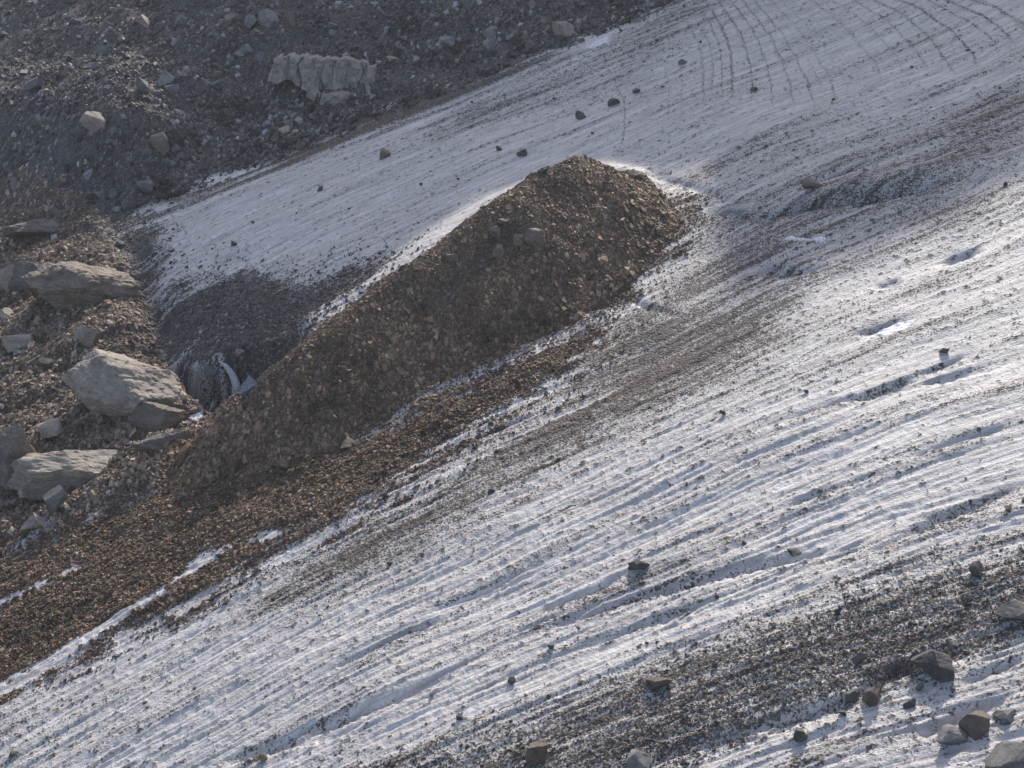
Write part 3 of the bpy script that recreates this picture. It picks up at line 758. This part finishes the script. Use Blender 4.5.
rocks = [
    # foreground, lower right
    ('boulder', 934, 676, 46, 26, M_dark, 'large dark grey boulder beside the meltwater furrow in the right foreground', dict(depth=.8)),
    ('boulder', 876, 701, 30, 13, M_brown, 'flat tan topped block lying in the meltwater furrow', dict(depth=.8)),
    ('boulder', 852, 704, 14, 11, M_dark, 'small dark stone touching the left end of the flat tan topped block', dict()),
    ('boulder', 1014, 626, 36, 20, M_dark, 'grey boulder with a flat top at the right edge of the dark gravel streak', dict()),
    ('boulder', 955, 745, 40, 13, M_bould, 'low grey slab propped under a squarish brown block', dict(depth=.7)),
    ('boulder', 978, 733, 30, 17, M_brown, 'squarish brown block resting against the low grey slab', dict(depth=.8)),
    ('boulder', 1008, 772, 54, 22, M_bould, 'big grey boulder in the bottom right corner', dict(planes=13)),
    ('boulder', 801, 741, 15, 9, M_dark, 'dark stone on clean ice just below the meltwater furrow', dict()),
    ('boulder', 920, 690, 10, 8, M_dark, 'small dark stone on ice below the large dark boulder', dict()),
    ('boulder', 910, 708, 12, 8, M_dark, 'small dark stone right of the flat tan topped block', dict()),
    ('boulder', 978, 578, 16, 15, M_dark, 'upright dark stone above the gravel streak near the right edge', dict()),
    ('boulder', 795, 558, 14, 5, M_dark, 'flat brown stone lying in the longest meltwater furrow', dict()),
    ('boulder', 859, 662, 14, 8, M_dark, 'dark stone on the lower edge of the gravel streak', dict()),
    ('boulder', 536, 765, 26, 24, M_brown, 'rust brown boulder at the bottom edge in the gravel streak', dict(depth=.8)),
    ('boulder', 640, 771, 30, 17, M_bould, 'pale grey boulder cut by the bottom edge left of the furrow', dict()),
    ('boulder', 659, 543 + 145, 22, 10, M_brown, 'reddish brown stone among darker stones in the gravel streak', dict()),
    ('boulder', 262, 762, 12, 9, M_brown, 'small orange brown stone on white ice at the bottom left', dict()),
    ('boulder', 640, 570, 24, 9, M_dark, 'dark wedge shaped stone at the upper end of the short deep furrow', dict()),
    ('boulder', 1006, 722, 24, 8, M_bould, 'thin pale slab lying beside the squarish brown block', dict()),
    # upper ice
    ('boulder', 614, 105, 12, 7, M_dark, 'dark boulder on the far ice, farthest up of the two big ones', dict()),
    ('boulder', 581, 119, 11, 8, M_dark, 'dark pointed boulder on the far ice below a similar larger one', dict()),
    ('boulder', 522, 156, 11, 6, M_dark, 'low dark stone on the far ice left of the mound top', dict()),
    ('boulder', 499, 151, 7, 5, M_dark, 'little dark stone beside the low dark one left of the mound top', dict()),
    ('boulder', 384, 158, 13, 9, M_brown, 'brownish boulder half sunk in the far ice near its margin', dict()),
    ('boulder', 320, 191, 6, 5, M_dark, 'small dark stone alone on the left part of the far ice', dict()),
    ('boulder', 234, 246, 7, 5, M_dark, 'small dark stone low on the far ice tongue', dict()),
    ('boulder', 637, 93, 9, 4, M_dark, 'thin dark stone on the upper ice right of two big boulders', dict()),
    ('boulder', 812, 188, 20, 8, M_brown, 'flat brown rock on the dirty ice beside the crevasse', dict(depth=.8)),
    ('boulder', 754, 91, 8, 4, M_dark, 'small dark stone on the banded upper ice', dict()),
    ('boulder', 683, 64, 10, 5, M_bould, 'grey stone on the upper ice near the dark margin', dict()),
    # far slope
    ('boulder', 94, 136, 26, 18, M_pale, 'pale boulder standing out on the edge of the dark bench', dict(depth=.8)),
    ('boulder', 160, 154, 18, 18, M_pale, 'pale upright boulder on the dark slope below the bench', dict()),
    ('boulder', 34, 92, 22, 11, M_bould, 'long grey boulder tilted on the far slope at the left', dict(tilt=0., roll=-.3)),
    ('boulder', 145, 27, 12, 11, M_pale, 'pale boulder alone high on the far slope', dict()),
    ('boulder', 164, 88, 22, 15, M_bould, 'broad grey boulder leading a row above the bench end', dict()),
    ('boulder', 143, 90, 14, 12, M_bould, 'grey boulder at the left end of the row above the bench', dict()),
    ('boulder', 180, 82, 14, 11, M_bould, 'bluish grey boulder at the right end of the row above the bench', dict()),
    ('boulder', 290, 25, 13, 14, M_brown, 'rounded boulder with a bright rim on the upper slope', dict(planes=10)),
    ('boulder', 251, 28, 14, 12, M_bould, 'grey boulder left of the rounded bright rimmed one', dict()),
    ('boulder', 268, 25, 20, 14, M_bould, 'big grey boulder right beside the rounded bright rimmed one', dict()),
    ('boulder', 332, 32, 12, 8, M_bould, 'smooth grey boulder right of the bright rimmed one', dict()),
    ('boulder', 246, 54, 14, 9, M_bould, 'tilted grey boulder on the open rubble left of the cliff', dict()),
    ('boulder', 563, 38, 22, 15, M_pale, 'large pale boulder at the foot of the slope beside the ice', dict(depth=.8)),
    ('boulder', 491, 52, 17, 9, M_bould, 'flat grey boulder left of the large pale one', dict()),
    ('boulder', 447, 48, 17, 10, M_bould, 'broad grey boulder on the slope above the ice margin', dict()),
    ('boulder', 293, 119, 9, 6, M_pale, 'small pale block just below the cliff, upper of a pair', dict()),
    ('boulder', 289, 127, 9, 8, M_bould, 'small grey block below the pale block under the cliff', dict()),
    ('boulder', 312, 119, 6, 5, M_pale, 'tiny pale stone right of the pair under the cliff', dict()),
    ('boulder', 300, 150, 11, 9, M_brown, 'brown stone by the ice edge under the cliff', dict()),
    ('boulder', 14, 190, 10, 7, M_pale, 'white stone at the left edge where the dark slope ends', dict()),
    ('boulder', 101, 201, 11, 9, M_bould, 'grey boulder at the slope foot, left of a similar one', dict()),
    ('boulder', 113, 198, 10, 8, M_bould, 'bluish boulder at the slope foot, right of a similar one', dict()),
    ('boulder', 145, 192, 18, 9, M_bould, 'long low boulder at the slope foot beside the ice margin', dict()),
    # mound
    ('boulder', 533, 245, 20, 13, M_tan, 'largest tan block on the upper face of the mound', dict(depth=.7)),
    ('boulder', 495, 240, 12, 11, M_tan, 'squarish block at the top left of the cluster on the mound', dict()),
    ('boulder', 504, 229, 13, 6, M_tan, 'flat tan block topping the cluster on the mound', dict()),
    ('boulder', 498, 257, 12, 12, M_tan, 'block at the bottom of the cluster on the mound', dict()),
    ('boulder', 518, 246, 11, 10, M_tan, 'block between the cluster and the largest tan block', dict()),
    ('boulder', 636, 180, 18, 8, M_tan, 'long brown slab on the right shoulder of the mound crest', dict()),
    ('boulder', 613, 206, 14, 6, M_tan, 'small yellowish slab on the right face of the mound', dict()),
    ('boulder', 545, 173, 10, 7, M_dark, 'dark block sitting on the left shoulder of the mound crest', dict(sink=.4)),
    ('boulder', 282, 470, 15, 10, M_brown, 'yellowish brown block at the lower foot of the mound', dict()),
    ('boulder', 348, 447, 18, 10, M_brown, 'brown block at the mound foot beside the icy strip', dict()),
    ('boulder', 335, 425, 10, 9, M_brown, 'orange brown block low on the shaded mound face', dict()),
    ('boulder', 452, 264, 12, 7, M_brown, 'tan slab beside the smooth gully of the mound', dict()),
    ('boulder', 600, 292, 10, 6, M_brown, 'light stone at the right foot of the mound above the ice', dict()),
    # left
    ('boulder', 5, 292, 24, 22, M_pale, 'pale rounded boulder at the left edge with a bright rim', dict(planes=10)),
    ('boulder', 137, 296, 14, 8, M_pale, 'pale block at the right end of the brown slab', dict()),
    ('boulder', 84, 340, 30, 18, M_pale, 'pointed pale slab leaning above the large bedrock hump', dict(depth=.5, roll=.35)),
    ('boulder', 44, 368, 18, 10, M_warm, 'grey boulder left of the large bedrock hump', dict()),
    ('boulder', 15, 355, 36, 15, M_pale, 'pale block at the left edge above the rubble', dict()),
    ('boulder', 5, 318, 18, 8, M_pale, 'flat white stone at the left edge below the rounded boulder', dict()),
    ('boulder', 50, 440, 24, 15, M_pale, 'bright square edged block at the end of the bedrock wall', dict()),
    ('boulder', 57, 510, 26, 20, M_warm, 'grey block leaning in the rubble below the bedrock wall', dict(roll=-.4)),
    ('boulder', 33, 532, 30, 16, M_pale, 'pale tilted slab, lowest of the left rubble', dict(roll=-.4, depth=.6)),
    ('boulder', 225, 413, 10, 8, M_brown, 'tan stone at the mouth of the ice hollow', dict()),
]
for i, (nm, u, v, w, h, mt, lab, kw) in enumerate(rocks):
    place_rock(nm, u, v, w, h, mt, 100 + i * 3, lab, **kw)

# bedrock slabs and walls
slabs = [
    (122, 412, 124, 44, M_pale, 'large pale smooth bedrock hump with a lit top, left of the ice hollow', dict(depth=.7, yaw=-.22, roll=.24, dmin=.72)),
    (80, 305, 116, 36, M_tan, 'tan bedrock slab above the rubble beside the far ice edge', dict(depth=.6, roll=.10, yaw=.1, dmin=.55)),
    (78, 486, 160, 32, M_pale, 'long low bedrock wall facing forward near the mound foot', dict(depth=.35, yaw=.05)),
    (160, 447, 60, 16, M_warm, 'low grey bedrock step below the snow patch', dict(depth=.5)),
    (8, 486, 60, 66, M_pale, 'tall bedrock block at the left edge split by a crack', dict(depth=.7)),
    (28, 287, 70, 24, M_warm, 'dark grey bedrock rib behind the tan slab', dict(depth=.5)),
    (40, 240, 76, 14, M_warm, 'thin bedrock ledge in the sunlit rubble at the slope foot', dict(depth=.5, roll=.1)),
    (152, 430, 64, 26, M_tan, 'brownish bedrock end piece right of the large pale hump', dict(depth=.6)),
]
for i, (u, v, w, h, mt, lab, kw) in enumerate(slabs):
    place_rock('bedrock_outcrop', u, v, w, h, mt, 900 + i * 7, lab, 'rock outcrop', planes=20, sub=6, rough=.10, sink=.42, strata=.03, **kw)


# the banded cliff on the far slope: one leaning, jointed face running back into the hill
def cliff():
    pts = np.array([(266, 88), (268, 66), (292, 63), (318, 66), (352, 66), (372, 74), (376, 92), (372, 107), (345, 106), (318, 108), (306, 100), (294, 88)], float)
    pb, t = hit(322, 108); px = t / F
    us = np.arange(262, 379, .8); vs_ = np.arange(60, 111, .8)
    gu, gv = np.meshgrid(us, vs_)
    sd = sd_poly(gu + gn(gu / 9, gv / 9, 3) * 3, gv + gn(gu / 9, gv / 9, 8) * 3, pts)
    x = (gu - 512) * px; z = pb[2] + (108 - gv) * px * 1.05
    jn = gu + gn(gu / 14, gv / 16, 4) * 5
    relief = np.zeros_like(gu)
    for c, wd, dp in [(296, 2.2, .9), (318, 3, 1.1), (331, 1.5, .5), (344, 2.5, .8), (358, 1.8, .6), (283, 1.4, .4), (307, 1.2, .3)]:
        relief += dp * .55 * np.exp(-((jn - c) / (wd * .7)) ** 2)
    relief += .5 * np.exp(-((gv - 95 + gn(gu / 6, gv / 6, 2) * 2) / 1.3) ** 2) * (gu > 318)
    relief += -.9 * sstep(94, 96, gv) * (gu > 316) + .5 * (np.floor((jn - 262) / 17) % 2) + .35 * np.round(fbm(gu / 9, gv / 12, 3, 12) * 5) / 2.5 + .12 * np.abs(fbm(gu / 3, gv / 14, 3, 16)) * 2 + .16 * fbm(gu / 4, gv / 4, 3, 14)
    y = pb[1] + .9 + (z - pb[2]) * .85 + relief + 2.0 * (1 - sstep(-.6, .2, sd))
    n0, n1 = gu.shape
    ii = np.arange(gu.size).reshape(n0, n1)
    q = np.stack([ii[:-1, :-1], ii[1:, :-1], ii[1:, 1:], ii[:-1, 1:]], -1).reshape(-1, 4)
    ok = sd > -1.2
    k = (ok[:-1, :-1] & ok[1:, :-1] & ok[1:, 1:] & ok[:-1, 1:]).ravel()
    v, f, _ = sub_grid(q[k], np.stack([x, y, z], -1).reshape(-1, 3), {})
    o = link('cliff_outcrop', mesh_np('cliff_outcrop', v, f, 4, M_cliff, False))
    tag(o, 'tan jointed rock cliff breaking through the far rubble slope', 'cliff')


cliff()

# countable small rocks that only their place sets apart
def crowd(n, w, seed, px_lo, px_hi, mats, name, label, group, cat='rock'):
    x, y, pxm, r = scatter(n, w, seed)
    protos = [rock_mesh(name, seed * 31 + k, (1, .8, .62), mats[k % len(mats)], 12, 3) for k in range(6)]
    for k in range(n):
        o = link(name, protos[k % 6])
        s = (px_lo + (px_hi - px_lo) * r.random() ** 2.2) * pxm[k]
        o.scale = (s, s, s * (.7 + .6 * r.random()))
        o.rotation_euler = (r.normal(0, .2), r.normal(0, .2), r.random() * 6.28)
        o.location = (x[k], y[k], float(surf(x[k], y[k])) + s * .2)
        tag(o, label, cat, group)


crowd(110, C(M_scree) * C(.4 + np.exp(-((U - 240) / 130) ** 2 - ((V - 50) / 45) ** 2) * 1.6), 201, 6, 17, [M_bould, M_bould, M_dark, M_pale], 'rock', 'small angular grey rock lying in the rubble of the far slope', 'rocks in the far rubble slope')
crowd(50, C(M_left), 203, 6, 14, [M_bould, M_pale, M_tan], 'rock', 'small angular rock in the rubble around the bedrock slabs', 'rocks in the left rubble')
crowd(55, wi * C(np.clip(COV, 0, 1)) * C(sstep(330, 420, V)), 205, 5, 11, [M_dark, M_dark, M_brown], 'stone', 'small dark stone lying loose on the lower ice', 'stones on the lower ice')
crowd(30, wi * C(sstep(300, 200, V)) * C(COV), 207, 3.5, 6, [M_dark], 'stone', 'tiny dark stone scattered on the upper ice', 'stones on the upper ice', 'stone')


# ------------------------------------------------------------------ snow and ice bits
def patch(name, pts, thick, mat, label, cat):
    pts = np.array(pts, float)
    P = np.array([hit(u, v)[0] for u, v in pts])
    x0, y0 = P[:, 0].min() - .4, P[:, 1].min() - .4; x1, y1 = P[:, 0].max() + .4, P[:, 1].max() + .4
    n = 60
    gx, gy = np.meshgrid(np.linspace(x0, x1, n), np.linspace(y0, y1, n))
    wob = fbm(gx * 1.3, gy * 1.3, 3, 5) * .35
    sd = sd_poly(gx + wob, gy + wob, P[:, :2])
    zz = surf(gx, gy)
    for _ in range(3):
        zp = np.pad(zz, 1, 'edge'); zz = (zp[:-2, 1:-1] + zp[2:, 1:-1] + zp[1:-1, :-2] + zp[1:-1, 2:] + zz * 2) / 6
    zz = zz - .25 + (thick + .25) * np.sqrt(np.clip((sd + .25) / .7, 0, 1))
    ok = sd > -.25
    vid = np.arange(n * n).reshape(n, n)
    q = np.stack([vid[:-1, :-1], vid[:-1, 1:], vid[1:, 1:], vid[1:, :-1]], -1).reshape(-1, 4)
    k = (ok[:-1, :-1] & ok[:-1, 1:] & ok[1:, 1:] & ok[1:, :-1]).ravel()
    v, f, _ = sub_grid(q[k], np.stack([gx, gy, zz], -1).reshape(-1, 3), {})
    o = link(name, mesh_np(name, v, f, 4, mat, True))
    tag(o, label, cat)


patch('snow_patch', [(181, 424), (190, 415), (200, 410), (211, 409), (204, 418), (192, 425)], .15, M_snow, 'bright white snow patch on rubble below the ice hollow', 'snow patch')
patch('snow_patch', [(404, 400), (418, 392), (434, 383), (450, 375), (442, 385), (422, 395)], .12, M_snow, 'thin white snow sliver at the shaded foot of the mound', 'snow patch')
patch('snow_patch', [(586, 47), (598, 40), (610, 35), (606, 42), (594, 48)], .15, M_snow, 'small white snow streak at the far ice margin', 'snow patch')
patch('snow_patch', [(781, 240), (790, 235), (808, 238), (826, 238), (824, 242), (800, 242)], .12, M_snow, 'flat white snow patch below the crevasse', 'snow patch')
patch('snow_patch', [(864, 338), (884, 327), (902, 322), (918, 317), (905, 329), (885, 336)], .15, M_snow, 'white snow filling a hollow in the middle of the ice', 'snow patch')
patch('ice_patch', [(712, 215), (725, 208), (742, 202), (758, 198), (752, 211), (735, 217)], .12, M_ice, 'glassy bluish ice patch at the head of the crevasse', 'ice patch')


def tube_mesh(name, pts, rad, mat, flat=1.0):
    """a tapering curved body of ice"""
    bm = bmesh.new(); rings = []
    pts = [Vector(p) for p in pts]
    for i, p in enumerate(pts):
        t = (pts[min(i + 1, len(pts) - 1)] - pts[max(i - 1, 0)]).normalized()
        a = t.cross(Vector((0, 1, 0))).normalized(); b = t.cross(a)
        rings.append([bm.verts.new(p + (a * math.cos(k / 10 * 6.283) + b * math.sin(k / 10 * 6.283) * flat) * rad[i]) for k in range(10)])
    for i in range(len(rings) - 1):
        for k in range(10):
            bm.faces.new((rings[i][k], rings[i][(k + 1) % 10], rings[i + 1][(k + 1) % 10], rings[i + 1][k]))
    bm.faces.new(rings[0]); bm.faces.new(rings[-1])
    bmesh.ops.recalc_face_normals(bm, faces=bm.faces)
    for f in bm.faces: f.smooth = True
    me = bpy.data.meshes.new(name); bm.to_mesh(me); bm.free(); me.materials.append(mat)
    return me


def at(u, v, t):
    dx, dy, dz = ray(u, v)
    return (dx * t, dy * t, CAMZ + dz * t)


_, tb = hit(224, 372)
rp = [(219, 361), (226, 366), (232, 374), (236, 384), (236, 398)]
o = link('ice_rib', tube_mesh('ice_rib', [at(u, v, tb - .2 - .25 * i) for i, (u, v) in enumerate(rp)], [.06, .2, .3, .34, .4], M_rib, .9))
tag(o, 'curved white rib of ice arching out of the dark hollow', 'ice rib')
o = place_rock('ice_block', 248, 394, 17, 19, M_ice, 1301, 'bluish ice block right of the white rib in the hollow', 'ice block', depth=.7, planes=12)
o = place_rock('ice_block', 240, 364, 11, 8, M_ice, 1302, 'small pale ice block on the rim above the hollow', 'ice block', depth=.7, planes=12)
o = place_rock('ice_block', 211, 393, 14, 12, M_ice, 1303, 'grey ice block left of the white rib in the hollow', 'ice block', depth=.7, planes=12)

# ------------------------------------------------------------------ mountain beyond the frame (its crest throws the shade on the upper ice)
SAZ, SEL = R(16.0), R(38.0)
sdir = np.array([math.sin(SAZ) * math.cos(SEL), math.cos(SAZ) * math.cos(SEL), math.sin(SEL)])
bnd = [(-400, -300), (60, -260), (110, -60), (128, 240), (150, 325), (180, 370), (220, 380), (300, 328), (400, 256), (480, 203), (600, 172), (660, 174), (700, 178), (716, 230), (728, 305), (800, 285), (900, 240), (1024, 190), (1200, 110), (1500, 0)]
YC = 330.0
cr = []
for u, v in bnd:
    px_, py_ = plane_hit(u, max(v, 120)) if v < 100 else plane_hit(u, v)
    if v < 100:
        px_, py_ = plane_hit(u, v + 100); py_ += 40
    pz_ = float(base_z(px_, py_))
    t = (YC - py_) / math.cos(SAZ)
    cr.append((px_ + t * math.sin(SAZ), YC, pz_ + t * math.tan(SEL)))
cr = np.array(cr)
xs = np.linspace(-190, 290, 700)
cz = np.full(xs.shape, -1e3)
for i in range(len(cr) - 1):
    (xa, _, za), (xb, _, zb2) = cr[i], cr[i + 1]
    lo_, hi_ = min(xa, xb), max(xa, xb)
    m_ = (xs >= lo_ - .4) & (xs <= hi_ + .4)
    cz[m_] = np.maximum(cz[m_], za + (zb2 - za) * np.clip((xs[m_] - xa) / (xb - xa + 1e-9), 0, 1))
cz = np.where(cz < -900, np.interp(xs, cr[[0, -1], 0], cr[[0, -1], 2]), cz)
cz = cz + gn(xs / 3, xs * 0 + .5, 3) * .7
rowsM = []
ys = np.r_[np.linspace(0, 1, 26), np.linspace(1.08, 2.0, 10)]
foot = np.array([float(base_z(q, 232.)) - 2 for q in xs])
for s in ys:
    if s <= 1:
        yy = 232 + (YC - 232) * s; zz = foot + (cz - foot) * s ** 1.25
    else:
        yy = YC + (s - 1) * 150; zz = cz - (s - 1) * 130
    k = (s * (1 - s)) if s < 1 else (s - 1) * .6
    rowsM.append(np.stack([xs, xs * 0 + yy, zz + k * 4 * fbm(xs / 14, xs * 0 + yy / 14, 4, 151) * 5], 1))
mvv = np.concatenate(rowsM); nn = len(xs)
ii = np.arange(len(mvv)).reshape(len(ys), nn)
qq = np.stack([ii[:-1, :-1], ii[:-1, 1:], ii[1:, 1:], ii[1:, :-1]], -1).reshape(-1, 4)
nv_ = len(mvv)
me = mesh_np('mountain', mvv, qq, 4, M_ground, True, {'cover': ('FLOAT', np.ones(nv_)), 'tone': ('FLOAT', np.ones(nv_)), 'flow': ('FLOAT_VECTOR', mvv)})
o = link('mountain', me); o['kind'] = 'structure'

# ------------------------------------------------------------------ thin mountain air
bm = bmesh.new(); bmesh.ops.create_cube(bm, size=1.0)
zlo = min(float(Z.min()), float(mvv[:, 2].min())) - 1.0; zhi = float(mvv[:, 2].max()) + 8
ylo, yhi = -6., 496.
for v in bm.verts:
    v.co = Vector((v.co.x * 540 + 50, ylo + (v.co.y + .5) * (yhi - ylo), zlo + (v.co.z + .5) * (zhi - zlo)))
me = bpy.data.meshes.new('haze'); bm.to_mesh(me); bm.free()
hm = bpy.data.materials.new('haze_air'); hm.use_nodes = True; hm.node_tree.nodes.clear()
ho = hm.node_tree.nodes.new('ShaderNodeOutputMaterial'); hv = hm.node_tree.nodes.new('ShaderNodeVolumePrincipled')
hv.inputs['Color'].default_value = (.9, .93, 1., 1); hv.inputs['Density'].default_value = HAZE; hv.inputs['Anisotropy'].default_value = .3
hm.node_tree.links.new(hv.outputs[0], ho.inputs['Volume']); me.materials.append(hm)
o = link('haze', me); o['kind'] = 'stuff'

# ------------------------------------------------------------------ light, sky, camera
w = bpy.data.worlds.new('World'); SC.world = w; w.use_nodes = True
nt = w.node_tree
bg = nt.nodes['Background']
sky = nt.nodes.new('ShaderNodeTexSky'); sky.sky_type = 'NISHITA'; sky.sun_disc = False
sky.sun_elevation = SEL; sky.sun_rotation = SAZ
sky.altitude = 1500; sky.air_density = .8; sky.dust_density = 6; sky.ozone_density = .6
tint = nt.nodes.new('ShaderNodeMix'); tint.data_type = 'RGBA'; tint.blend_type = 'MULTIPLY'; tint.inputs[0].default_value = 1.0
tint.inputs[7].default_value = (1.06, 1.0, .94, 1)
nt.links.new(sky.outputs[0], tint.inputs[6]); nt.links.new(tint.outputs[2], bg.inputs[0]); bg.inputs[1].default_value = .145
sl = bpy.data.lights.new('sun', 'SUN'); sl.energy = 2.75; sl.angle = R(.5); sl.color = (1, .93, .84)
so = bpy.data.objects.new('sun', sl); COL.objects.link(so)
so.rotation_euler = Vector(-sdir).to_track_quat('-Z', 'Y').to_euler()
so.location = (0, 300, 400)

cam = bpy.data.cameras.new('camera'); cam.sensor_width = 36; cam.lens = F * 36 / 1024; cam.clip_end = 3000
co = bpy.data.objects.new('camera', cam); COL.objects.link(co)
co.location = (0, 0, CAMZ); co.rotation_euler = (R(90) - PITCH, 0, 0)
SC.camera = co
vs = SC.view_settings
vs.view_transform = 'Standard'; vs.look = 'None'; vs.gamma = 1; vs.exposure = .85
SC.cycles.max_bounces = 4; SC.cycles.diffuse_bounces = 2; SC.cycles.glossy_bounces = 2
